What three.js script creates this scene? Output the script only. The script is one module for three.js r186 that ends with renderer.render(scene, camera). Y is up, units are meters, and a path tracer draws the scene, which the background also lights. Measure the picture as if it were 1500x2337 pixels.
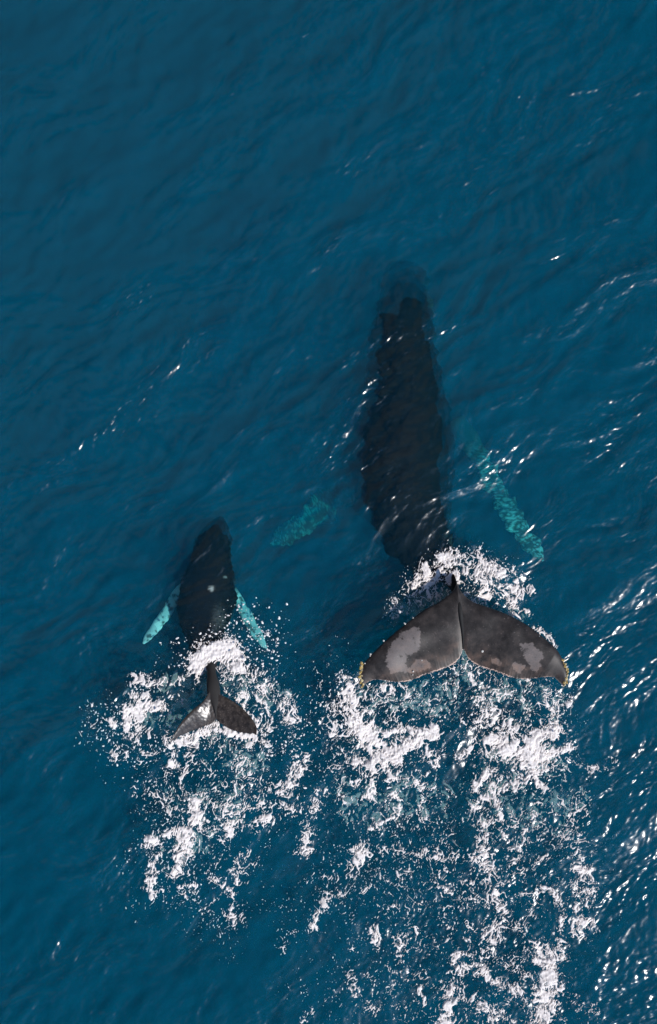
import * as THREE from 'three';
import { Sky } from 'three/addons/objects/Sky.js';
import { mergeGeometries } from 'three/addons/utils/BufferGeometryUtils.js';
import { createNoise2D, createNoise3D } from 'simplex-noise';

// ------------------------------------------------------------------ camera, sky, sun, exposure
const MPP = 0.0096;            // metres on the sea per photo pixel
const EYE = 27;                // height of the drone above the sea
const scene = new THREE.Scene();
const camera = new THREE.PerspectiveCamera(2 * Math.atan(2337 / 2 * MPP / EYE) * 180 / Math.PI, 657 / 1024, 0.5, 9000);
camera.up.set(0, 0, -1);
camera.position.set(0, EYE, 0);
camera.lookAt(0, 0, 0);
const SUN = new THREE.Vector3(0.57, 0.71, 0.47).normalize();
const sky = new Sky();
sky.name = 'sky'; sky.userData.kind = 'structure';
sky.scale.setScalar(8000);
sky.material.uniforms.sunPosition.value.copy(SUN);
sky.material.uniforms.turbidity.value = 2;
sky.material.uniforms.rayleigh.value = 1.2;
sky.material.uniforms.mieCoefficient.value = 0.012;
sky.material.uniforms.mieDirectionalG.value = 0.8;
scene.add(sky);
scene.environmentIntensity = 0.1;
const sun = new THREE.DirectionalLight(new THREE.Color().setRGB(1, 0.93, 0.86), 4);
sun.name = 'sun';
sun.position.copy(SUN).multiplyScalar(60);
sun.castShadow = true;
Object.assign(sun.shadow.camera, { left: -16, right: 16, top: 16, bottom: -16, near: 1, far: 150 });
sun.shadow.mapSize.set(4096, 4096);
scene.add(sun, sun.target);
const renderer = new THREE.WebGLRenderer();
renderer.toneMapping = THREE.LinearToneMapping;
renderer.toneMappingExposure = 1.0;
renderer.shadowMap.enabled = true;

// ------------------------------------------------------------------ helpers
function rng(seed) { let s = seed >>> 0; return () => { s = (s + 0x6d2b79f5) | 0; let t = Math.imul(s ^ (s >>> 15), 1 | s); t = (t + Math.imul(t ^ (t >>> 7), 61 | t)) ^ t; return ((t ^ (t >>> 14)) >>> 0) / 4294967296; }; }
const n2 = createNoise2D(rng(11)), n2b = createNoise2D(rng(23)), n3 = createNoise3D(rng(37));
const clamp = THREE.MathUtils.clamp, lerp = THREE.MathUtils.lerp, sstep = (a, b, x) => { const t = clamp((x - a) / (b - a), 0, 1); return t * t * (3 - 2 * t); };
// a measured photo point at height y, as a place in the sea's own metres
const P = (px, py, y = 0) => { const k = MPP * (1 - y / EYE); return new THREE.Vector3((px - 750) * k, y, (py - 1168.5) * k); };
function tag(o, label, category, extra = {}) { o.userData.label = label; if (category) o.userData.category = category; Object.assign(o.userData, extra); return o; }
function mesh(name, geometry, material, parent = scene) {
  const m = new THREE.Mesh(geometry, material); m.name = name; m.castShadow = m.receiveShadow = true; parent.add(m); return m;
}

// ------------------------------------------------------------------ where the two whales have churned the sea: strokes of foam, some drawing sun glints as white foam, [strength, half width, x, y, x, y ...] in photo points
const CHURN = {
  collar: ['white ring of foam splashed up round the tail stock of the adult', [
    [.78, 18, 948, 1338, 962, 1315, 985, 1298, 1010, 1285, 1040, 1270], [.85, 8, 965, 1342, 1000, 1312, 1012, 1295], [.8, 14, 1032, 1318, 1060, 1306], [.74, 20, 1075, 1290, 1100, 1284, 1130, 1300, 1155, 1318, 1182, 1342],
    [.72, 20, 1095, 1310, 1115, 1335, 1100, 1356], [.66, 20, 1140, 1330, 1165, 1350, 1176, 1368], [.85, 6, 1187, 1345, 1180, 1365, 1172, 1385], [.52, 14, 900, 1380, 930, 1372, 965, 1365, 1000, 1352, 1025, 1342],
    [.4, 14, 898, 1400, 930, 1392, 960, 1386], [.5, 13, 1060, 1350, 1078, 1362, 1095, 1372], [.55, 7, 1150, 1393, 1182, 1408], [.75, 5, 1203, 1394, 1210, 1398], [.7, 5, 1212, 1430, 1240, 1443, 1264, 1470], [.5, 22, 985, 1330, 1010, 1320], [.45, 26, 1060, 1330, 1120, 1340, 1150, 1370]]],
  wake_left: ['broad lacy white foam behind the left lobe of the big flukes', [
    [.72, 20, 797, 1558, 786, 1590, 800, 1612], [1, 9, 801, 1585, 808, 1606], [.55, 22, 770, 1640, 782, 1672], [1.05, 17, 815, 1652, 835, 1670, 846, 1686], [.7, 34, 815, 1640, 850, 1690], [.8, 10, 850, 1676, 890, 1668, 915, 1659, 935, 1668],
    [.68, 18, 840, 1577, 870, 1572, 905, 1572], [.9, 9, 888, 1577, 897, 1574], [.46, 42, 880, 1600, 940, 1592, 1000, 1570, 1036, 1540], [.42, 38, 880, 1632, 950, 1625, 1005, 1602], [1, 13, 845, 1745, 870, 1730, 895, 1715, 930, 1695, 960, 1680, 985, 1672],
    [1.1, 11, 865, 1722, 905, 1735], [.78, 9, 880, 1740, 890, 1776], [.82, 7, 850, 1760, 845, 1790, 848, 1822], [.7, 9, 905, 1745, 900, 1776], [.62, 13, 770, 1756, 800, 1741, 835, 1735], [.52, 14, 770, 1710, 775, 1750], [.52, 40, 800, 1790, 860, 1800],
    [.7, 7, 965, 1690, 975, 1720, 990, 1752], [.65, 7, 990, 1745, 1010, 1720], [.66, 8, 962, 1790, 966, 1830, 955, 1852], [.62, 8, 975, 1770, 1000, 1740], [.74, 4, 895, 1810, 915, 1830, 910, 1860, 885, 1872, 848, 1892], [.6, 14, 737, 1800, 720, 1830, 711, 1860, 705, 1890, 695, 1945],
    [.7, 7, 700, 1728, 682, 1760, 665, 1792], [.55, 7, 722, 1620, 706, 1652], [.75, 6, 755, 1680, 777, 1658], [.36, 50, 830, 1860, 920, 1850, 1000, 1850], [.44, 45, 840, 1700, 800, 1720], [.42, 40, 930, 1740, 980, 1720], [.34, 60, 760, 1600, 760, 1700], [.45, 44, 850, 1620, 960, 1610], [.47, 40, 830, 1770, 950, 1765], [.4, 50, 880, 1880, 980, 1890]]],
  wake_right: ['dense white foam and foam-shaped sun glints behind the right lobe of the big flukes', [
    [.6, 34, 1098, 1535, 1120, 1580, 1110, 1620, 1098, 1652], [.5, 38, 1170, 1575, 1205, 1590, 1160, 1625], [.52, 22, 1240, 1578, 1270, 1600, 1272, 1650], [1, 18, 1128, 1688, 1150, 1705, 1172, 1716], [.75, 13, 1160, 1660, 1185, 1690],
    [1, 13, 1210, 1690, 1250, 1675, 1272, 1664], [1.1, 18, 1215, 1710, 1235, 1730, 1215, 1746], [.95, 15, 1180, 1720, 1240, 1714], [.85, 6, 1260, 1716, 1302, 1708], [.64, 14, 1085, 1660, 1110, 1650, 1145, 1660], [.66, 11, 1050, 1722, 1085, 1715, 1110, 1720],
    [.8, 8, 1120, 1760, 1095, 1780, 1085, 1802], [.6, 12, 1150, 1740, 1110, 1770], [.8, 6, 1190, 1770, 1200, 1785, 1165, 1791, 1148, 1802], [.85, 7, 1215, 1755, 1225, 1785, 1241, 1802], [.75, 7, 1205, 1750, 1205, 1776], [.75, 8, 1125, 1790, 1132, 1830, 1145, 1870, 1150, 1905],
    [.6, 20, 1105, 1830, 1100, 1870, 1105, 1905], [.46, 58, 1120, 1680, 1200, 1640], [.42, 50, 1150, 1790, 1250, 1790], [.4, 45, 1250, 1820, 1285, 1860], [.45, 10, 1293, 1600, 1300, 1700, 1320, 1730, 1342, 1765], [.85, 5, 1303, 1598, 1298, 1610], [.6, 7, 1350, 1756, 1400, 1740], [.55, 14, 1308, 1850, 1320, 1905], [.45, 60, 1180, 1860, 1270, 1880], [.52, 40, 1125, 1580, 1215, 1600], [.52, 44, 1130, 1740, 1240, 1740]]],  // the thin bright strokes at far right draw sun glints as foam
  trail: ['scattered foam flecks, lace and foam-shaped sun glitter trailing at the bottom behind the adult', [
    [.55, 13, 815, 1945, 850, 1940, 900, 1945, 960, 1950, 1010, 1956, 1060, 1950, 1112, 1944], [.66, 16, 815, 1943, 828, 1938], [.66, 11, 742, 2058, 726, 2080, 715, 2112], [.55, 11, 760, 2000, 790, 1985, 815, 1965], [.52, 12, 780, 2042, 802, 2000], [.68, 22, 1118, 2005, 1130, 2050, 1140, 2090, 1125, 2150],
    [.55, 12, 1085, 2055, 1058, 2072], [.72, 18, 1310, 1970, 1335, 1990, 1330, 2040, 1325, 2125], [.75, 9, 1040, 2192, 1050, 2165, 1062, 2148], [.78, 12, 1060, 2215, 1090, 2205, 1110, 2230, 1150, 2250, 1182, 2262], [.78, 14, 1030, 2260, 1020, 2300, 1013, 2345], [.62, 17, 1060, 2270, 1090, 2290, 1130, 2310, 1150, 2345],
    [.85, 25, 1252, 2185, 1242, 2240, 1246, 2290, 1235, 2350], [.66, 7, 1270, 2130, 1276, 2170, 1260, 2202], [.68, 6, 1240, 2022, 1270, 2040, 1286, 2080, 1276, 2124], [.55, 6, 1180, 2042, 1220, 2035, 1250, 2030], [.75, 8, 861, 2118, 855, 2140, 866, 2162], [.55, 10, 905, 2140, 912, 2200, 915, 2242],  // the wide upright strokes of this trail build sun glitter out of foam
    [.75, 6, 958, 2258, 970, 2292], [.55, 7, 1000, 2020, 1030, 2040, 1036, 2056], [.37, 80, 900, 2050, 1000, 1990, 1000, 2100], [.33, 110, 900, 2210, 1050, 2300, 840, 2010], [.36, 90, 1200, 1990, 1180, 2120], [.45, 14, 1310, 2290, 1350, 2300, 1356, 2322], [.6, 9, 800, 2228, 812, 2262], [.55, 9, 840, 2280, 850, 2312],
    [.55, 8, 700, 2322, 716, 2308], [.45, 25, 1170, 1960, 1240, 1950], [.4, 60, 1080, 2300, 1180, 2320], [.45, 12, 660, 2130, 650, 2160], [.4, 60, 860, 2000, 1140, 2000], [.42, 70, 1060, 2130, 1180, 2250], [.36, 60, 880, 2150, 900, 2280], [.6, 16, 1100, 1900, 1095, 1960, 1110, 2000], [.55, 14, 1290, 1880, 1310, 1960], [.55, 20, 1180, 1930, 1200, 1900]]],
  calf_collar: ['bright white splash over the back of the calf, just ahead of its tail', [
    [1.15, 17, 455, 1512, 475, 1490, 500, 1481, 525, 1490], [1.05, 13, 530, 1480, 544, 1500, 545, 1520], [.64, 14, 480, 1471, 512, 1465], [.7, 6, 440, 1530, 425, 1545, 410, 1553], [.66, 8, 465, 1515, 455, 1535, 447, 1562], [.75, 14, 500, 1505, 530, 1515]]],
  calf_left: ['torn patch of white foam and foam-shaped sun glints left of the tail of the calf', [
    [.75, 15, 320, 1560, 336, 1565], [.75, 15, 308, 1590, 330, 1590], [1, 12, 290, 1622, 310, 1622, 335, 1615, 356, 1610], [.82, 9, 345, 1610, 372, 1612], [.55, 8, 355, 1560, 375, 1555, 385, 1560], [.9, 10, 253, 1647, 263, 1656], [.72, 17, 290, 1655, 310, 1665, 330, 1676], [.55, 8, 320, 1690, 326, 1712],
    [.6, 7, 262, 1700, 258, 1742], [.65, 4, 393, 1628, 411, 1642], [.36, 36, 240, 1650, 245, 1665], [.36, 40, 370, 1590, 380, 1640], [.34, 45, 360, 1690, 300, 1700], [.95, 4, 263, 1720, 265, 1730], [.95, 3, 290, 1713, 290, 1724], [.8, 5, 345, 1700, 350, 1703]]],  // the tiny upright strokes are sun glints built as white foam
  calf_right: ['lacy arc of foam curling round the right side of the tail of the calf', [
    [.6, 22, 520, 1530, 545, 1545, 575, 1545, 600, 1556], [.55, 20, 600, 1570, 630, 1590, 655, 1620, 662, 1642], [.66, 13, 580, 1580, 600, 1600, 612, 1630, 620, 1652], [.85, 8, 585, 1590, 605, 1606], [.72, 5, 615, 1665, 640, 1651, 661, 1640], [.55, 8, 515, 1580, 550, 1605, 580, 1640, 592, 1662],
    [.6, 6, 600, 1670, 612, 1700, 616, 1716], [1.15, 6, 512, 1667, 540, 1676, 582, 1681], [.5, 36, 560, 1570, 620, 1610], [.34, 40, 620, 1700, 640, 1680]]],
  calf_wake: ['wide scattered foam trail behind the tail of the calf', [
    [.75, 10, 385, 1695, 410, 1692, 440, 1684, 470, 1670, 487, 1655], [.75, 9, 388, 1682, 385, 1702], [.6, 16, 405, 1722, 425, 1725, 442, 1705], [.64, 15, 398, 1746, 420, 1745], [.56, 22, 490, 1690, 510, 1700, 540, 1708, 566, 1700], [.46, 25, 528, 1730, 562, 1736], [.64, 15, 350, 1815, 375, 1825, 400, 1850], [.65, 7, 400, 1800, 415, 1775, 421, 1763],
    [1.05, 10, 445, 1830, 450, 1860, 440, 1876], [.66, 4, 455, 1850, 490, 1840, 517, 1835], [.66, 4, 465, 1871, 502, 1865], [.95, 12, 430, 1900, 420, 1930, 410, 1952], [.8, 11, 335, 1926, 365, 1910, 400, 1900, 430, 1890], [.75, 9, 356, 1958, 350, 1990, 340, 2020, 346, 2047], [.72, 11, 420, 1950, 400, 1992],
    [.7, 7, 510, 1880, 530, 1900, 500, 1925, 478, 1931], [.55, 10, 515, 1870, 560, 1850], [.66, 20, 640, 1798, 650, 1820, 660, 1832], [.75, 9, 595, 1866, 625, 1870], [.72, 7, 682, 1722, 665, 1760, 659, 1792], [.55, 14, 575, 1785, 592, 1800], [.55, 9, 440, 1760, 450, 1790], [.48, 45, 430, 1830, 480, 1800, 520, 1840], [.48, 40, 450, 1900, 470, 1880, 540, 1790],
    [.55, 8, 360, 2031, 400, 2025, 452, 2020], [.65, 8, 480, 2000, 510, 2020, 530, 2042], [.75, 8, 530, 1988, 540, 2012], [.85, 9, 525, 2080, 530, 2096], [.75, 4, 550, 2090, 561, 2112], [.34, 60, 480, 2060, 400, 2000], [.6, 10, 420, 2040, 440, 2045], [.36, 40, 600, 1780, 620, 1840], [.4, 45, 460, 1740, 400, 1770], [.5, 60, 420, 1840, 540, 1830], [.42, 60, 400, 1960, 500, 1960], [.45, 40, 640, 1820, 560, 1860]]],
};
const FO = { s: 1.4, nx: 1072, ny: 1670 };     // the foam's own grid, 13 mm cells
function spread(churn) {
  const dens = new Float32Array((FO.nx + 1) * (FO.ny + 1)), owner = new Uint8Array(dens.length);
  Object.values(churn).forEach(([, strokes], own) => {
    for (const [w, r0, ...xy] of strokes) {
      const r = r0 * 1.25; let x0 = 1e9, x1 = -1e9, y0 = 1e9, y1 = -1e9; const R = r * 2.6 + 6;
      for (let i = 0; i < xy.length; i += 2) { x0 = Math.min(x0, xy[i]); x1 = Math.max(x1, xy[i]); y0 = Math.min(y0, xy[i + 1]); y1 = Math.max(y1, xy[i + 1]); }
      for (let j = Math.max(0, Math.floor((y0 - R) / FO.s)); j <= Math.min(FO.ny, (y1 + R) / FO.s); j++) for (let i = Math.max(0, Math.floor((x0 - R) / FO.s)); i <= Math.min(FO.nx, (x1 + R) / FO.s); i++) {
        const x = i * FO.s, y = j * FO.s; let d = 1e9;
        for (let q = 0; q + 3 < xy.length; q += 2) { const ax = xy[q], ay = xy[q + 1], bx = xy[q + 2] - ax, by = xy[q + 3] - ay, t = clamp(((x - ax) * bx + (y - ay) * by) / (bx * bx + by * by + 1e-6), 0, 1); d = Math.min(d, Math.hypot(x - ax - t * bx, y - ay - t * by)); }
        d += 0.5 * r * n2(x / (r * 1.3 + 6), y / (r * 1.3 + 6)) + 3 * n2b(x / 10, y / 10);
        const t = clamp((2.1 - d / r) / 1.9, 0, 1), v = w * t * (1.25 - 0.25 * t), k = j * (FO.nx + 1) + i;
        if (v > dens[k]) { dens[k] = v; owner[k] = own; }
      }
    }
  });
  return [dens, owner];
}
const [fDens, fOwner] = spread(CHURN);
function churnAt(x, z) {
  const px = (x / MPP + 750) / FO.s, py = (z / MPP + 1168.5) / FO.s;
  return px < 0 || py < 0 || px >= FO.nx || py >= FO.ny ? 0 : fDens[Math.round(py) * (FO.nx + 1) + Math.round(px)];
}

// ------------------------------------------------------------------ the sea
const CU = 0.86, SU = 0.51;
function swell(x, z) {
  const u = x * CU - z * SU, v = x * SU + z * CU;
  const wx = 0.35 * n2(u * 0.3 + 7, v * 0.4), wv = v + wx;
  const patch = 0.8 + 0.45 * n2b(u * 0.12 - 4, v * 0.2 + 9) + 0.45 * n2(u * 0.45 + 3, v * 0.7) + 0.3 * sstep(2.5, 6.5, x) * sstep(-3, 3, z);   // the wash of the adult roughens the sea on its right
  const heave = 0.08 * n2(u * 0.07, v * 0.16) + 0.05 * n2(u * 0.2 + 30, wv * 0.5);
  const mid = 0.013 * (1 - 2 * Math.abs(n2b(u * 0.45, wv * 1.1))) * (0.6 + 0.5 * patch) + 0.0095 * n2(u * 1.3, wv * 2.2 + 5) + patch * 0.0085 * n2b(u * 3.2, wv * 4.4);
  return [heave + mid, mid, patch, u, v, wv];
}
const waves = (x, z) => { const [h, , patch, u, v, wv] = swell(x, z); return h + patch * (0.0050 * n2(u * 7, wv * 9) + 0.0028 * n2b(u * 15, wv * 17)); };
const ripple = (x, z) => swell(x, z)[0] * 0.4 + swell(x, z)[1] * 0.6;
const SEA = { x0: -8.4, x1: 8.4, z0: -12.6, z1: 12.6, d: 0.029 };
SEA.nx = Math.round((SEA.x1 - SEA.x0) / SEA.d); SEA.nz = Math.round((SEA.z1 - SEA.z0) / SEA.d);
const seaH = new Float32Array((SEA.nx + 1) * (SEA.nz + 1));
for (let j = 0, k = 0; j <= SEA.nz; j++) for (let i = 0; i <= SEA.nx; i++, k++) {
  const x = SEA.x0 + i * SEA.d, z = SEA.z0 + j * SEA.d;
  const ch = Math.min(0.6, churnAt(x, z));
  seaH[k] = waves(x, z) + ch * (0.018 * n2(x * 4.5 + 0.6 * n2b(x * 2, z * 2), z * 3.4 + 3) + 0.004 * n2b(x * 9 + n2(x * 3, z * 3), z * 7));
}
function seaAt(x, z) {
  const fx = clamp((x - SEA.x0) / SEA.d, 0, SEA.nx - 1e-3), fz = clamp((z - SEA.z0) / SEA.d, 0, SEA.nz - 1e-3);
  const i = Math.floor(fx), j = Math.floor(fz), a = fx - i, b = fz - j, k = j * (SEA.nx + 1) + i, w = SEA.nx + 1;
  return (seaH[k] * (1 - a) + seaH[k + 1] * a) * (1 - b) + (seaH[k + w] * (1 - a) + seaH[k + w + 1] * a) * b;
}
// a sheet over the frame whose rim carries on, ring by ring, to the horizon
function seaSheet(nx, nz, height) {
  const pos = [], idx = [], X0 = SEA.x0, X1 = SEA.x1, Z0 = SEA.z0, Z1 = SEA.z1;
  for (let j = 0; j <= nz; j++) for (let i = 0; i <= nx; i++) { const x = lerp(X0, X1, i / nx), z = lerp(Z0, Z1, j / nz); pos.push(x, height(x, z), z); }
  for (let j = 0; j < nz; j++) for (let i = 0; i < nx; i++) { const a = j * (nx + 1) + i, b = a + 1, c = a + nx + 1, d = c + 1; idx.push(a, c, b, b, c, d); }
  let ring = [];
  for (let i = 0; i < nx; i++) ring.push(i);
  for (let j = 0; j < nz; j++) ring.push(j * (nx + 1) + nx);
  for (let i = nx; i > 0; i--) ring.push(nz * (nx + 1) + i);
  for (let j = nz; j > 0; j--) ring.push(j * (nx + 1));
  for (const s of [1.05, 1.15, 1.35, 1.8, 3, 6, 15, 50, 300]) {
    const next = ring.map((k) => { const x = pos[ring0(k) * 3], z = pos[ring0(k) * 3 + 2]; return [x, z]; });
    const start = pos.length / 3;
    next.forEach(([x, z]) => { const f = s / ringScale; pos.push(x * f, height(x * f, z * f), z * f); });
    for (let k = 0; k < ring.length; k++) { const a = ring[k], b = ring[(k + 1) % ring.length], c = start + k, d = start + (k + 1) % ring.length; idx.push(a, b, c, b, d, c); }
    ring = ring.map((_, k) => start + k); ringScale = s;
  }
  ringScale = 1;
  const g = new THREE.BufferGeometry();
  g.setAttribute('position', new THREE.Float32BufferAttribute(pos, 3)); g.setIndex(idx); g.computeVertexNormals();
  return g;
}
let ringScale = 1; const ring0 = (k) => k;
const inFrame = (x, z) => x >= SEA.x0 && x <= SEA.x1 && z >= SEA.z0 && z <= SEA.z1;
const far = (x, z) => Math.exp(-Math.max(0, Math.hypot(x, z) - 20) / 60);

const waterSkin = new THREE.MeshPhysicalMaterial({ name: 'water_skin', color: 0xffffff, roughness: 0.21, ior: 1.38, transmission: 1, thickness: 0 });
const water = mesh('water', seaSheet(SEA.nx, SEA.nz, (x, z) => inFrame(x, z) ? seaAt(x, z) : waves(x, z) * far(x, z)), waterSkin);
water.castShadow = false; water.userData.kind = 'structure';

const LAYER = new THREE.Color().setRGB(0.0, 0.127, 0.236);
const murkTop = new THREE.MeshPhysicalMaterial({ name: 'sea_water_top', color: LAYER, roughness: 1, specularIntensity: 0, transparent: true, opacity: 0.06, thickness: 1, attenuationColor: new THREE.Color().setRGB(0.40, 0.95, 0.93), attenuationDistance: 1, side: THREE.DoubleSide });
const murk = new THREE.MeshPhysicalMaterial({ name: 'sea_water', color: LAYER, roughness: 1, specularIntensity: 0, transparent: true, opacity: 0.155, side: THREE.DoubleSide });
const top = mesh('sea_water', seaSheet(360, 540, (x, z) => (inFrame(x, z) ? seaAt(x, z) : waves(x, z) * far(x, z)) - 0.05), murkTop);
top.userData.kind = 'structure'; top.castShadow = false;
const depths = [0.62, 0.86, 1.15, 1.5, 1.9, 2.4, 3.0, 3.8];
const layers = depths.map((d, k) => seaSheet(180, 270, (x, z) => -d + (inFrame(x, z) ? 2.6 * ripple(x, z) * Math.exp(-0.12 * d) : 0) + far(x, z) * (0.08 * n3(x * 0.9, z * 1.1, k * 3.1) + 0.05 * n3(x * 2.4, z * 2.8, 40 + k * 3.1) + 0.022 * n3(x * 5.5, z * 6, 80 + k * 3.1))));
const deepWater = mesh('sea_water', mergeGeometries(layers), murk);
deepWater.name = 'sea_water_001'; deepWater.userData.kind = 'structure'; deepWater.castShadow = false;
const abyss = mesh('deep_water', seaSheet(12, 18, () => -6), new THREE.MeshStandardMaterial({ name: 'deep_water', color: LAYER, roughness: 1 }));
abyss.userData.kind = 'structure';

// ------------------------------------------------------------------ whales
const skin = new THREE.MeshPhysicalMaterial({ name: 'whale_skin', vertexColors: true, roughness: 0.75, specularIntensity: 0.15 });
const wetSkin = new THREE.MeshPhysicalMaterial({ name: 'wet_whale_skin', vertexColors: true, roughness: 0.4, specularIntensity: 0.6 });
const calfWetSkin = new THREE.MeshPhysicalMaterial({ name: 'wet_calf_skin', vertexColors: true, roughness: 0.27 });
function spline(rows, n) {          // Catmull-Rom over rows of numbers, spaced by the first two
  const out = [], d = [0];
  for (let i = 1; i < rows.length; i++) d.push(d[i - 1] + Math.hypot(rows[i][0] - rows[i - 1][0], rows[i][1] - rows[i - 1][1]));
  for (let k = 0; k <= n; k++) {
    const t = d[d.length - 1] * k / n; let i = 0; while (i < rows.length - 2 && d[i + 1] < t) i++;
    const f = clamp((t - d[i]) / (d[i + 1] - d[i]), 0, 1), a = rows[Math.max(0, i - 1)], b = rows[i], c = rows[i + 1], e = rows[Math.min(rows.length - 1, i + 2)];
    const hb = (c.map((v, q) => (v - a[q]) / (d[i + 1] - d[Math.max(0, i - 1)]))), hc = (e.map((v, q) => (v - b[q]) / (d[Math.min(rows.length - 1, i + 2)] - d[i])));
    const L = d[i + 1] - d[i], f2 = f * f, f3 = f2 * f;
    out.push(b.map((v, q) => (2 * f3 - 3 * f2 + 1) * v + (f3 - 2 * f2 + f) * L * hb[q] + (-2 * f3 + 3 * f2) * c[q] + (f3 - f2) * L * hc[q]));
  }
  return out;
}
// rows: px, py, y of the middle, half width px, half height up m, half height down m, roll deg
function loft(rows, n, seg, paint, bump = () => 0) {
  const st = spline(rows, n), pos = [], col = [], idx = [], c = new THREE.Color();
  const mid = st.map((s) => P(s[0], s[1], s[2])), tan = new THREE.Vector3(), side = new THREE.Vector3(), up = new THREE.Vector3(), p = new THREE.Vector3(), nn = new THREE.Vector3();
  for (let i = 0; i <= n; i++) {
    tan.subVectors(mid[Math.min(n, i + 1)], mid[Math.max(0, i - 1)]).normalize();
    side.set(-tan.z, 0, tan.x).normalize(); if (side.x < 0) side.negate();
    up.crossVectors(tan, side).normalize(); if (up.y < 0) up.negate();
    const w = Math.max(0.004, st[i][3] * MPP), r = (st[i][6] || 0) * Math.PI / 180;
    for (let j = 0; j < seg; j++) {
      const a = j / seg * Math.PI * 2, ca = Math.cos(a), sa = Math.sin(a), hv = Math.max(0.004, sa > 0 ? st[i][4] : st[i][5]);
      const lx = w * ca, ly = hv * sa, rx = lx * Math.cos(r) - ly * Math.sin(r), ry = lx * Math.sin(r) + ly * Math.cos(r);
      nn.copy(side).multiplyScalar(ca).addScaledVector(up, sa);
      p.copy(mid[i]).addScaledVector(side, rx).addScaledVector(up, ry);
      p.addScaledVector(nn, bump(i / n, a, p) * Math.min(1, w / 0.3));
      pos.push(p.x, p.y, p.z); paint(c, i / n, a, p, st[i]); col.push(c.r, c.g, c.b);
    }
  }
  for (let i = 0; i < n; i++) for (let j = 0; j < seg; j++) { const a = i * seg + j, b = i * seg + (j + 1) % seg; idx.push(a, b, a + seg, b, b + seg, a + seg); }
  for (const [ring, flip] of [[0, 1], [n, 0]]) for (let j = 1; j < seg - 1; j++) idx.push(ring * seg, ring * seg + (flip ? j + 1 : j), ring * seg + (flip ? j : j + 1));
  const g = new THREE.BufferGeometry();
  g.setAttribute('position', new THREE.Float32BufferAttribute(pos, 3)); g.setAttribute('color', new THREE.Float32BufferAttribute(col, 3)); g.setIndex(idx); g.computeVertexNormals();
  return g;
}
// one lobe of a tail: the leading and the trailing edge from the middle to the tip
function lobe(lead, trail, ns, nc, base, thick, paint) {
  const L = spline(lead, ns), T = spline(trail, ns), pos = [], col = [], idx = [], c = new THREE.Color();
  for (const s of [1, -1]) for (let i = 0; i <= ns; i++) for (let j = 0; j <= nc; j++) {
    const v = j / nc, nick = v ** 6 * Math.min(1, i / 6, (ns - i) / 12) * (1.3 * n2(i / 5, 3 + thick * 50) + 0.4 * n2b(i / 3, 7)), px = lerp(L[i][0], T[i][0], v), py = lerp(L[i][1], T[i][1], v) + nick, chord = Math.hypot(L[i][0] - T[i][0], L[i][1] - T[i][1]) * MPP;
    const t = Math.min(thick, chord * 0.13) * (2.6 * Math.sqrt(v) * (1 - v) * (1 - 0.35 * v)) + 0.004 * Math.sqrt(Math.max(0, v));
    const y = base(px, py) + s * t;
    const p = P(px, py, y); pos.push(p.x, p.y, p.z); paint(c, px, py, v, i / ns, s); col.push(c.r, c.g, c.b);
  }
  const flip = lead[lead.length - 1][0] > lead[0][0], half = (ns + 1) * (nc + 1);
  for (let s = 0; s < 2; s++) for (let i = 0; i < ns; i++) for (let j = 0; j < nc; j++) {
    const a = s * half + i * (nc + 1) + j, b = a + 1, d = a + nc + 1, e = d + 1;
    if ((s === 0) === flip) idx.push(a, b, d, b, e, d); else idx.push(a, d, b, b, d, e);
  }
  for (let i = 0; i < ns; i++) { const a = i * (nc + 1) + nc, b = a + nc + 1; if (flip) idx.push(a, half + a, b, b, half + a, half + b); else idx.push(a, b, half + a, b, half + b, half + a); }
  const g = new THREE.BufferGeometry();
  g.setAttribute('position', new THREE.Float32BufferAttribute(pos, 3)); g.setAttribute('color', new THREE.Float32BufferAttribute(col, 3)); g.setIndex(idx); g.computeVertexNormals();
  return g;
}
const fbm = (x, y, o = 4) => { let s = 0, a = 0.5; for (let k = 0; k < o; k++) { s += a * n2b(x, y); x = x * 2.03 + 5.1; y = y * 2.03 - 3.7; a *= 0.55; } return s; };

const twoPart = (a, b) => mergeGeometries([mergeGeometries(a), mergeGeometries(b)], true);   // one surface, matt in the water and wet above it
// --- barnacles: crater-topped cones that sit on the skin of the adult
const barnacleShape = [0, 1].map((k) => { const g = new THREE.LatheGeometry([[1, 0], [0.95, 0.25], [0.74, 0.6], [0.5, 0.85], [0.4, 0.86], [0.33, 0.7], [0, 0.55]].map(([x, y]) => new THREE.Vector2(x, y)), 10), q = g.attributes.position; for (let i = 0; i < q.count; i++) { const a = Math.atan2(q.getZ(i), q.getX(i)), w = 1 + 0.14 * Math.sin(5 * a + k); q.setXYZ(i, q.getX(i) * w, q.getY(i), q.getZ(i) * w); } g.computeVertexNormals(); return g; });
const yellow = [[0.55, 0.40, 0.13], [0.70, 0.60, 0.36], [0.42, 0.29, 0.09]].map((c) => new THREE.MeshStandardMaterial({ name: 'yellow_barnacle', color: new THREE.Color().setRGB(...c), roughness: 0.6 }));
const white = new THREE.MeshStandardMaterial({ name: 'white_barnacle', color: new THREE.Color().setRGB(0.75, 0.72, 0.66), roughness: 0.7 });
let barnacles = 0;
function barnacle(parent, px, py, y, size, material, r) {
  const m = mesh(barnacles ? 'barnacle_' + String(barnacles).padStart(3, '0') : 'barnacle', barnacleShape[barnacles % 2], material, parent); barnacles++;
  m.position.copy(P(px, py, y)); m.scale.set(size, size * (1.1 + 0.5 * r()), size); m.rotation.set((r() - 0.5) * 0.9, r() * 6, (r() - 0.5) * 0.9);
}
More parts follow.
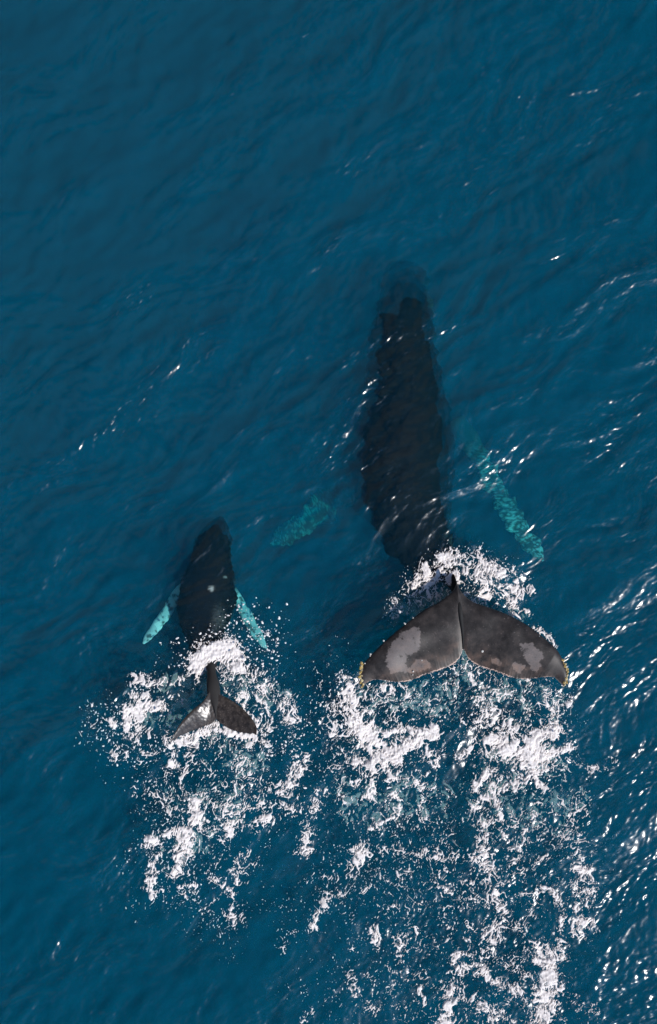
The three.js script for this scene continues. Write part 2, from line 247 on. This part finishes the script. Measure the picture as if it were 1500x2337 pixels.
// --- the adult
{
  const whale = new THREE.Group(); whale.name = 'humpback_whale'; scene.add(whale);
  tag(whale, 'large adult humpback whale diving, broad dark grey flukes with yellow barnacles above the water', 'whale');
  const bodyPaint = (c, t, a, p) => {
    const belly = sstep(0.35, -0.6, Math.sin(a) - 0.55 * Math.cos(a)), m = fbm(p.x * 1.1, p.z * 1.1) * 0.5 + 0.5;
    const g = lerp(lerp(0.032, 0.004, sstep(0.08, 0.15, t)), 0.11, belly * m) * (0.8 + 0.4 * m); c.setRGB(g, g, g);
  };
  const ragged = (t, a, p) => sstep(0.12, 0.3, t) * (0.12 + 0.88 * Math.cos(a) ** 2) * (0.10 * n3(p.x * 1.4, p.y * 1.4, p.z * 1.4) + 0.11 * n3(p.x * 2.8, p.y * 2.8, p.z * 2.8 + 9) + 0.05 * n3(p.x * 7, p.y * 7, p.z * 7));
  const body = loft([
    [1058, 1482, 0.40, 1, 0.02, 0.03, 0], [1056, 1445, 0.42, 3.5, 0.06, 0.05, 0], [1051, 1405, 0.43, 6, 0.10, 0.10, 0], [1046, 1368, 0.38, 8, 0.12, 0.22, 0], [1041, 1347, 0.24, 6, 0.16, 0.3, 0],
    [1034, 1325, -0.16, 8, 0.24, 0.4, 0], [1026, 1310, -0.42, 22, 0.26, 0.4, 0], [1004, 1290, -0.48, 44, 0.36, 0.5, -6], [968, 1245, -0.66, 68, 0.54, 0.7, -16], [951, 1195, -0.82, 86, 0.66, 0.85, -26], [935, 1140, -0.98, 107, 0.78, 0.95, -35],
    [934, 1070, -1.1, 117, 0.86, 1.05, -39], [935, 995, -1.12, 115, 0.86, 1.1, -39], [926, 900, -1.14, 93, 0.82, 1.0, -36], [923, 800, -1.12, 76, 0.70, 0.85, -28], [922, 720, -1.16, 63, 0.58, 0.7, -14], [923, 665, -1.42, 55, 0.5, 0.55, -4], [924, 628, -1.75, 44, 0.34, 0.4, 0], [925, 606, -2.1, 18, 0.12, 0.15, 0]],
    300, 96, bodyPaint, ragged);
  const flip = (c, t, a, p) => { const m = fbm(p.x * 1.5, p.z * 1.5, 3), wx = p.x + 0.12 * n2(p.x * 3, p.z * 3), wz = p.z + 0.12 * n2b(p.x * 3, p.z * 3), causticNet = Math.min(Math.abs(n2b(wx * 3.4 + wz, wz * 2.6)) * 1.4, Math.abs(n2(wx * 7 + wz * 2, wz * 5))); const k = 0.16 + 0.7 * sstep(0.34, 0.02, causticNet - m * 0.35) * sstep(0.1, 0.4, t); c.setRGB(k, k, k); };  // white net mottling paints the rippling sunlight on the flippers into the skin colour
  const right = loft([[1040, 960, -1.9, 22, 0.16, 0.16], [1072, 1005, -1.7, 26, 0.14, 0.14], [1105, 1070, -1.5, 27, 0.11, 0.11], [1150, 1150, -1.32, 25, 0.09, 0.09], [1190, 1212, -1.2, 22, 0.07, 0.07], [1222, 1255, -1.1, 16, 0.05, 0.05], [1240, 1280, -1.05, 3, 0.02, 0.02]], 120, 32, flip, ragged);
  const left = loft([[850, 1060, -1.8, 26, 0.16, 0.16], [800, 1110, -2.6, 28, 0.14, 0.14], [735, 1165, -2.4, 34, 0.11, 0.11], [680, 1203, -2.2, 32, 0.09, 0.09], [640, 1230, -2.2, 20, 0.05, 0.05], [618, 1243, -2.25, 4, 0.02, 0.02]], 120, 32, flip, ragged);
  const inPoly = (poly, x, y) => { let s = 1e9, inside = false; for (let i = 0, j = poly.length - 1; i < poly.length; j = i++) { const [ax, ay] = poly[i], [bx, by] = poly[j]; if ((ay > y) !== (by > y) && x < (bx - ax) * (y - ay) / (by - ay) + ax) inside = !inside; const t = clamp(((x - ax) * (bx - ax) + (y - ay) * (by - ay)) / ((bx - ax) ** 2 + (by - ay) ** 2), 0, 1); s = Math.min(s, Math.hypot(x - ax - t * (bx - ax), y - ay - t * (by - ay))); } return inside ? s : -s; };
  const pale = [
    [[881, 1512], [884, 1486], [898, 1465], [915, 1445], [940, 1432], [955, 1431], [961, 1441], [958, 1456], [959, 1475], [953, 1489], [940, 1493], [928, 1500], [925, 1515], [932, 1528], [950, 1508], [968, 1504], [983, 1512], [982, 1524], [962, 1532], [935, 1536], [908, 1533], [893, 1540], [888, 1528]],
    [[1187, 1470], [1200, 1468], [1216, 1468], [1224, 1480], [1240, 1491], [1241, 1500], [1233, 1508], [1234, 1521], [1226, 1533], [1213, 1528], [1208, 1514], [1198, 1502], [1193, 1487]],
    [[1121, 1503], [1133, 1503], [1145, 1512], [1137, 1519], [1123, 1515]], [[1167, 1517], [1172, 1509], [1185, 1515], [1200, 1518], [1200, 1527], [1190, 1529], [1187, 1538], [1175, 1528]]];
  const flukePaint = (c, px, py, v, u, s) => {
    const m = fbm(px * 0.03, py * 0.03, 5), fine = fbm(px * 0.22, py * 0.22, 3), warp = 5 * fbm(px * 0.09, py * 0.09, 4);
    let k = 0.021 + 0.018 * m + 0.022 * Math.max(0, fine), r = 1.14, b = 0.96;
    for (let q = 0; q < 3; q++) { const line = Math.abs(n2(px * 0.012 + q * 17 + py * 0.02 * (q - 1), py * 0.011 + q * 5)); if (line < 0.006 && n2b(px * 0.03 + q * 9, py * 0.03) > 0.45) k += 0.03; }
    const brown = clamp(sstep(0.5, 1, v) * (0.7 + 1.1 * m) + 0.3 * Math.max(0, m), 0, 1); r += 0.30 * brown; b -= 0.16 * brown; k += 0.026 * brown;
    if (s > 0) { let d = -1e9; for (const q of pale) d = Math.max(d, inPoly(q, px, py)); const g = sstep(-1.2, 1.2, d + warp); k = lerp(k, 0.128 + 0.03 * fine + 0.03 * m, g * sstep(-0.5, -0.1, m + 0.2 * v - 0.1 + 0.3 * fine + 0.3)); }
    const speck = n2(px * 0.33, py * 0.33); if (speck > 0.86) k += 0.10 * sstep(0.86, 0.95, speck);
    k = lerp(k, 0.45, sstep(0.978, 0.992, v) * sstep(-0.5, 0.1, fine + m));
    c.setRGB(k * r, k, k * b);
  };
  const base = (px, py) => 0.38 + 0.0002 * Math.abs(px - 1055) * 1.0 - 0.0006 * (py - 1470) + 0.02 * n2(px * 0.01, py * 0.01);
  const lob = [
    lobe([[1043, 1330], [1034, 1348], [1005, 1372], [967, 1393], [932, 1419], [889, 1454], [858, 1484], [834, 1510], [823, 1534], [822, 1552], [827, 1568]], [[1058, 1481], [1049, 1501], [1032, 1517], [1001, 1530], [967, 1541], [936, 1553], [910, 1557], [880, 1553], [854, 1551], [837, 1558], [829, 1569]], 220, 80, base, 0.09, flukePaint),
    lobe([[1043, 1330], [1056, 1354], [1079, 1373], [1118, 1387], [1166, 1406], [1205, 1428], [1240, 1454], [1270, 1482], [1287, 1512], [1295, 1543], [1289, 1566]], [[1058, 1481], [1071, 1504], [1097, 1521], [1131, 1532], [1166, 1545], [1196, 1550], [1235, 1546], [1263, 1545], [1275, 1554], [1282, 1562], [1287, 1567]], 220, 80, base, 0.09, flukePaint)];
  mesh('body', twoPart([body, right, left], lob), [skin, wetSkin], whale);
  const r = rng(5), along = (pts, t) => { const q = spline(pts, 40); return q[Math.round(t * 40)]; };
  const tips = [[[827, 1512], [823, 1530], [822, 1549], [827, 1567]], [[1287, 1506], [1293, 1525], [1295, 1543], [1290, 1565]]];
  tips.forEach((t, side) => { for (let k = 0; k < 34; k++) { const [x, y] = along(t, k / 33), out = (side ? 1 : -1) * (r() * 6.5 - 4.5), px = x + out, py = y + (r() - 0.5) * 3; barnacle(whale, px, py, base(px, py) + 0.005, 0.015 + 0.020 * r() ** 1.5, yellow[Math.floor(r() * 3)], r); } });
  for (const [x, y, z] of [[1101, 1486, .03], [943, 1410, .014], [925, 1424, .018], [923, 1422, .014], [876, 1462, .022], [864, 1485, .016], [846, 1493, .022], [845, 1497, .014], [833, 1514, .016], [943, 1532, .022], [942, 1540, .014], [1172, 1463, .01], [1231, 1452, .012], [1260, 1487, .012], [1224, 1450, .012], [992, 1446, .012], [985, 1483, .014], [1049, 1422, .016], [963, 1507, .016]]) barnacle(whale, x, y, base(x, y) + 0.035, z, white, r);
}
// --- the calf
{
  const calf = new THREE.Group(); calf.name = 'humpback_calf'; scene.add(calf);
  tag(calf, 'small humpback calf with white flippers swimming left of the adult', 'whale');
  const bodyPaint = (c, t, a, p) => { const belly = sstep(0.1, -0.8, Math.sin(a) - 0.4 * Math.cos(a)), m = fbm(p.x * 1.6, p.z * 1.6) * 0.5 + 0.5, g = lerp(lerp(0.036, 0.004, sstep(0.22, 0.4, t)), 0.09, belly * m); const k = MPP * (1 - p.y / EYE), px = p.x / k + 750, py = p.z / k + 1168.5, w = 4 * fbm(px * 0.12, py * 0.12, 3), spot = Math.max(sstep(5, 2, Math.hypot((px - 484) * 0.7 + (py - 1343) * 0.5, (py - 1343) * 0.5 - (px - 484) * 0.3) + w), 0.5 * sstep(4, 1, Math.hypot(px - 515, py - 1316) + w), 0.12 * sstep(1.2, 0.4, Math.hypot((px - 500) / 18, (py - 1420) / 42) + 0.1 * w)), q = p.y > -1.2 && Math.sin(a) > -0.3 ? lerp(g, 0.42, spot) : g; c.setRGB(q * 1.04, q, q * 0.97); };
  const ragged = (t, a, p) => sstep(0.25, 0.4, t) * (0.15 + 0.85 * Math.cos(a) ** 2) * (0.05 * n3(p.x * 2, p.y * 2, p.z * 2 + 30) + 0.035 * n3(p.x * 6, p.y * 6, p.z * 6) + 0.015 * n3(p.x * 13, p.y * 13, p.z * 13));
  const body = loft([
    [494, 1640, 0.20, 1, 0.01, 0.02], [492, 1618, 0.22, 4, 0.06, 0.04], [489, 1588, 0.19, 14, 0.085, 0.10], [486, 1560, 0.13, 14, 0.11, 0.16], [482, 1527, -0.03, 10, 0.11, 0.2], [476, 1495, -0.28, 28, 0.16, 0.25],
    [468, 1462, -0.42, 38, 0.3, 0.38, -6], [466, 1425, -0.52, 54, 0.4, 0.5, -12], [472, 1380, -0.64, 67, 0.48, 0.58, -14], [477, 1335, -0.66, 64, 0.48, 0.56, -14], [481, 1290, -0.7, 51, 0.42, 0.48, -8], [488, 1242, -0.8, 41, 0.33, 0.38, 0], [498, 1208, -0.9, 29, 0.24, 0.28, 0], [503, 1182, -1.05, 8, 0.08, 0.1, 0]],
    200, 72, bodyPaint, ragged);
  const flip = (c, t, a, p) => { const m = fbm(p.x * 4, p.z * 4, 4), k = 0.15 + 0.65 * sstep(-0.28, 0.0, m + 0.1) * sstep(0.0, 0.15, t); c.setRGB(k, k, k); };  // mottled skin colour imitates the broken light that falls through the waves
  const left = loft([[425, 1335, -0.75, 12, 0.07, 0.07], [405, 1355, -0.85, 12, 0.06, 0.06], [385, 1390, -0.8, 13, 0.05, 0.05], [358, 1428, -0.74, 12, 0.04, 0.04], [338, 1455, -0.7, 8, 0.03, 0.03], [327, 1469, -0.68, 2, 0.01, 0.01]], 80, 28, flip, ragged);
  const right = loft([[528, 1345, -0.75, 12, 0.07, 0.07], [545, 1370, -0.85, 11.5, 0.06, 0.06], [562, 1405, -0.8, 12.5, 0.05, 0.05], [582, 1438, -0.74, 11.5, 0.04, 0.04], [598, 1465, -0.7, 8, 0.03, 0.03], [609, 1481, -0.68, 2, 0.01, 0.01]], 80, 28, flip, ragged);
  const flukePaint = (c, px, py) => { const m = fbm(px * 0.06, py * 0.06, 4), fl = fbm(px * 0.3, py * 0.2, 3), k = 0.036 + 0.03 * m + 0.09 * sstep(0.34, 0.55, fl) * sstep(-0.3, 0.2, m); c.setRGB(k * 1.22, k, k * 0.84); };
  const base = (px, py) => 0.2 + 0.27 * ((px - 493) * MPP) ** 2 - 0.24 * sstep(-10, -45, px - 493) * (py - 1650) * MPP + 0.0015 * n2(px * 0.10, py * 0.10) + 0.0004 * n2b(px * 0.35, py * 0.35) - 0.0004 * (py - 1620);
  const lob = [
    lobe([[484, 1560], [474, 1585], [460, 1604], [440, 1620], [420, 1641], [404, 1664], [393, 1685], [389, 1694]], [[494, 1641], [485, 1650], [472, 1655], [455, 1662], [437, 1669], [417, 1677], [400, 1687], [390, 1694]], 120, 50, base, 0.045, flukePaint),
    lobe([[484, 1560], [500, 1582], [518, 1592], [540, 1605], [560, 1623], [576, 1641], [586, 1660], [586, 1677]], [[494, 1641], [503, 1650], [520, 1661], [535, 1668], [552, 1672], [566, 1674], [578, 1674], [585, 1678]], 120, 50, base, 0.045, flukePaint)];
  mesh('body', twoPart([body, left, right], lob), [skin, calfWetSkin], calf);
}

// ------------------------------------------------------------------ foam, with some sun glints built as foam: every scrap is a thin domed raft on the water, cut out along the edge of the noise
function froth(churn, dens, owners, name, category, material, need, rise, soft = false) {
  const st = soft ? 2 : 1;
  const W = FO.nx + 1, f = new Float32Array(dens.length).fill(-1);
  for (let j = 0, k = 0; j <= FO.ny; j++) for (let i = 0; i <= FO.nx; i++, k++) {
    const D = dens[k]; if (D < 0.06) continue;
    const x = i * FO.s, y = j * FO.s, wx = x + 15 * n2(x / 70, y / 70) + 4.5 * n2b(x / 26, y / 26), wy = y + 15 * n2(x / 70 + 60, y / 70) + 4.5 * n2b(x / 26 + 40, y / 26);
    const a = -0.42, u = wx * Math.cos(a) - wy * Math.sin(a), v = wx * Math.sin(a) + wy * Math.cos(a);
    const clump = 0.5 + 0.32 * n2(wx / 62 + 9, wy / 80) + 0.22 * n2b(wx / 28, wy / 36 + 3), E = D * lerp(0.28 + 1.15 * clump, 1, sstep(0.7, 1, D)), fine = n2(u / 5, v / 7.5), tiny = n2b(u / 2.6, v / 3.4);
    const core = D * 1.28 - 1.0 + 0.5 * (clump - 0.5) + 0.46 * n2(u / 17, v / 27) + 0.2 * n2b(u / 8, v / 12) + 0.16 * fine + 0.06 * tiny;
    const thread = 2.6 * (0.23 * (E - 0.15) - Math.abs(n2(u / 30, v / 44)) + 0.02 * fine), thin = 2.2 * (0.21 * (E - 0.23) - Math.abs(n2b(u / 15, v / 25 + 8)) + 0.025 * fine);
    const ex = x + 5 * n2(x / 60, y / 60) + 1.5 * n2b(x / 20, y / 20), ey = y + 5 * n2b(x / 60, y / 60 + 7), du = ex * 0.93 + ey * 0.37, dv = ey * 0.93 - ex * 0.37, dash = 1.1 * (n2b(du / 4.4, dv / 15) - 0.94 + 0.90 * E + 0.12 * tiny), drop = 1.1 * (fine - 1.0 + 0.22 * E);
    f[k] = soft ? D * 1.15 - need + 0.5 * (clump - 0.5) + 0.30 * n2(u / 17, v / 27) + 0.14 * fine : Math.max(core, thread, thin, dash, drop) - need;
  }
  const nodes = new Int32Array(f.length), hx = new Int32Array(f.length), hy = new Int32Array(f.length);
  Object.values(churn).forEach(([label], owner) => {
    nodes.fill(-1); hx.fill(-1); hy.fill(-1);
    const pos = [], idx = [];
    const put = (x, y, e) => { const p = P(x, y, 0), h = seaAt(p.x, p.z), lift = e <= 0 ? -0.004 : 0.004 + 0.042 * Math.min(1, e) ** 0.8 * (0.85 + 0.35 * n2(x / 11, y / 11) + 0.1 * n2b(x / 4, y / 4)); pos.push(p.x, h + rise + lift, p.z); return pos.length / 3 - 1; };
    const node = (k) => { if (nodes[k] < 0) nodes[k] = put((k % W) * FO.s, Math.floor(k / W) * FO.s, f[k]); return nodes[k]; };
    const edge = (a, b) => { const m = b === a + st ? hx : hy; if (m[a] < 0) { const t = f[a] / (f[a] - f[b]); m[a] = put(lerp(a % W, b % W, t) * FO.s, lerp(Math.floor(a / W), Math.floor(b / W), t) * FO.s, 0); } return m[a]; };
    for (let j = 0; j + st <= FO.ny; j += st) for (let i = 0; i + st <= FO.nx; i += st) {
      const a = j * W + i, c = [a, a + st, a + (W + 1) * st, a + W * st];
      if (f[c[0]] <= 0 && f[c[1]] <= 0 && f[c[2]] <= 0 && f[c[3]] <= 0) continue;
      let own = a, best = -9; for (const k of c) if (f[k] > best) { best = f[k]; own = k; }
      if (owners[own] !== owner) continue;
      const poly = [];
      for (let q = 0; q < 4; q++) {
        const k = c[q], m = c[(q + 1) % 4];
        if (f[k] > 0) poly.push(node(k));
        if ((f[k] > 0) !== (f[m] > 0)) poly.push(k < m ? edge(k, m) : edge(m, k));
      }
      for (let q = 1; q + 1 < poly.length; q++) idx.push(poly[0], poly[q + 1], poly[q]);
    }
    const g = new THREE.BufferGeometry();
    g.setAttribute('position', new THREE.Float32BufferAttribute(pos, 3)); g.setIndex(idx); g.computeVertexNormals();
    tag(mesh(owner ? name + '_' + String(owner).padStart(3, '0') : name, g, material), label, category, { kind: 'stuff' });
  });
}
const foamWhite = new THREE.MeshStandardMaterial({ name: 'foam', color: new THREE.Color().setRGB(0.84, 0.79, 0.76), roughness: 1, side: THREE.DoubleSide });
froth(CHURN, fDens, fOwner, 'foam', 'foam', foamWhite, 0, 0);
const foamFilm = new THREE.MeshStandardMaterial({ name: 'foam_film', color: new THREE.Color().setRGB(0.80, 0.79, 0.77), roughness: 1, transparent: true, opacity: 0.28, side: THREE.DoubleSide });
const where = ['ring round the tail of the adult', 'wash behind the left big lobe', 'wash behind the right big lobe', 'lowest part of the wake', 'splash over the back of the calf', 'patch left of the tail of the calf', 'arc right of the tail of the calf', 'wake of the calf'];
const FILM = Object.fromEntries(Object.entries(CHURN).map(([k, [, strokes]], n) => [k, ['see-through film of bubbles in the ' + where[n], strokes]]));
froth(FILM, fDens, fOwner, 'foam_film', 'foam', foamFilm, 0.74, -0.012, true);
const BUBBLES = {
  adult: ['pale cloud of bubbles under the water round the tail of the adult', [
    [.6, 16, 905, 1388, 940, 1384, 985, 1376, 1020, 1358], [.6, 12, 1070, 1355, 1098, 1376], [.5, 12, 1140, 1395, 1200, 1420], [.5, 14, 1058, 1500, 1060, 1560], [.4, 40, 860, 1600, 1000, 1590], [.4, 40, 1100, 1580, 1230, 1600], [.5, 30, 830, 1690, 900, 1700], [.5, 30, 1150, 1720, 1240, 1740], [.4, 50, 820, 1820, 960, 1830], [.4, 50, 1130, 1850, 1270, 1850]]],
  calf: ['pale cloud of bubbles under the water round the tail of the calf', [
    [.5, 26, 390, 1580, 430, 1600, 400, 1640], [.5, 20, 300, 1600, 340, 1640], [.5, 20, 430, 1560, 455, 1580], [.5, 24, 540, 1560, 620, 1600], [.45, 30, 500, 1700, 560, 1740], [.4, 40, 430, 1830, 520, 1830], [.4, 30, 400, 1930, 470, 1930]]],
};
const bubbleCloud = new THREE.MeshStandardMaterial({ name: 'bubble_cloud', color: new THREE.Color().setRGB(0.80, 0.79, 0.77), roughness: 1, transparent: true, opacity: 0.29, side: THREE.DoubleSide });
froth(BUBBLES, ...spread(BUBBLES), 'bubbles', 'bubbles', bubbleCloud, 0.48, -0.3, true);

// ------------------------------------------------------------------ spray: drops and scraps of froth thrown clear of the splashes
function spray(label, count, seed, blobs) {
  const r = rng(seed), g = new THREE.IcosahedronGeometry(1, 1), q = g.attributes.position;
  for (let i = 0; i < q.count; i++) { const k = 1 + 0.25 * n3(q.getX(i) * 1.5, q.getY(i) * 1.5, q.getZ(i) * 1.5 + seed); q.setXYZ(i, q.getX(i) * k, q.getY(i) * k, q.getZ(i) * k); }
  g.computeVertexNormals();
  const m = new THREE.InstancedMesh(g, foamWhite, count), o = new THREE.Object3D();
  const total = blobs.reduce((a, b) => a + b[4], 0);
  for (let i = 0; i < count; i++) {
    let t = r() * total, b = blobs[0]; for (const c of blobs) { b = c; if ((t -= c[4]) < 0) break; }
    const gx = r() + r() + r() - 1.5, gy = r() + r() + r() - 1.5, lift = r() < 0.6 ? 0.01 : r() * 0.25;
    const p = P(b[0] + gx * b[2], b[1] + gy * b[3], lift), s = 0.006 + 0.018 * r() ** 3;
    o.position.set(p.x, seaAt(p.x, p.z) + lift, p.z); o.rotation.set(r() * 0.5, r() * 6.3, r() * 0.5); o.scale.set(s * (1 + r()), s * 0.7, s); o.updateMatrix(); m.setMatrixAt(i, o.matrix);
  }
  m.name = seed > 1 ? 'spray_' + String(seed - 1).padStart(3, '0') : 'spray'; m.castShadow = m.receiveShadow = true; scene.add(m);
  tag(m, label, 'spray', { kind: 'stuff' });
}
spray('loose drops flying over the right flipper of the calf', 330, 1, [[590, 1450, 60, 70, 5], [545, 1400, 40, 40, 2], [620, 1480, 50, 60, 3], [500, 1450, 60, 30, 1.5], [640, 1700, 70, 60, 2]]);
spray('small drops left of the back and tail of the calf', 110, 2, [[400, 1490, 40, 50, 2], [250, 1640, 40, 60, 2], [370, 1650, 40, 80, 3], [300, 1730, 60, 60, 2]]);
spray('drops scattered along the edges of the flukes of the adult', 180, 3, [[1150, 1310, 60, 40, 2], [900, 1390, 40, 30, 1], [780, 1600, 50, 80, 2], [1290, 1600, 40, 80, 2], [700, 1700, 50, 90, 2]]);
renderer.render(scene, camera);
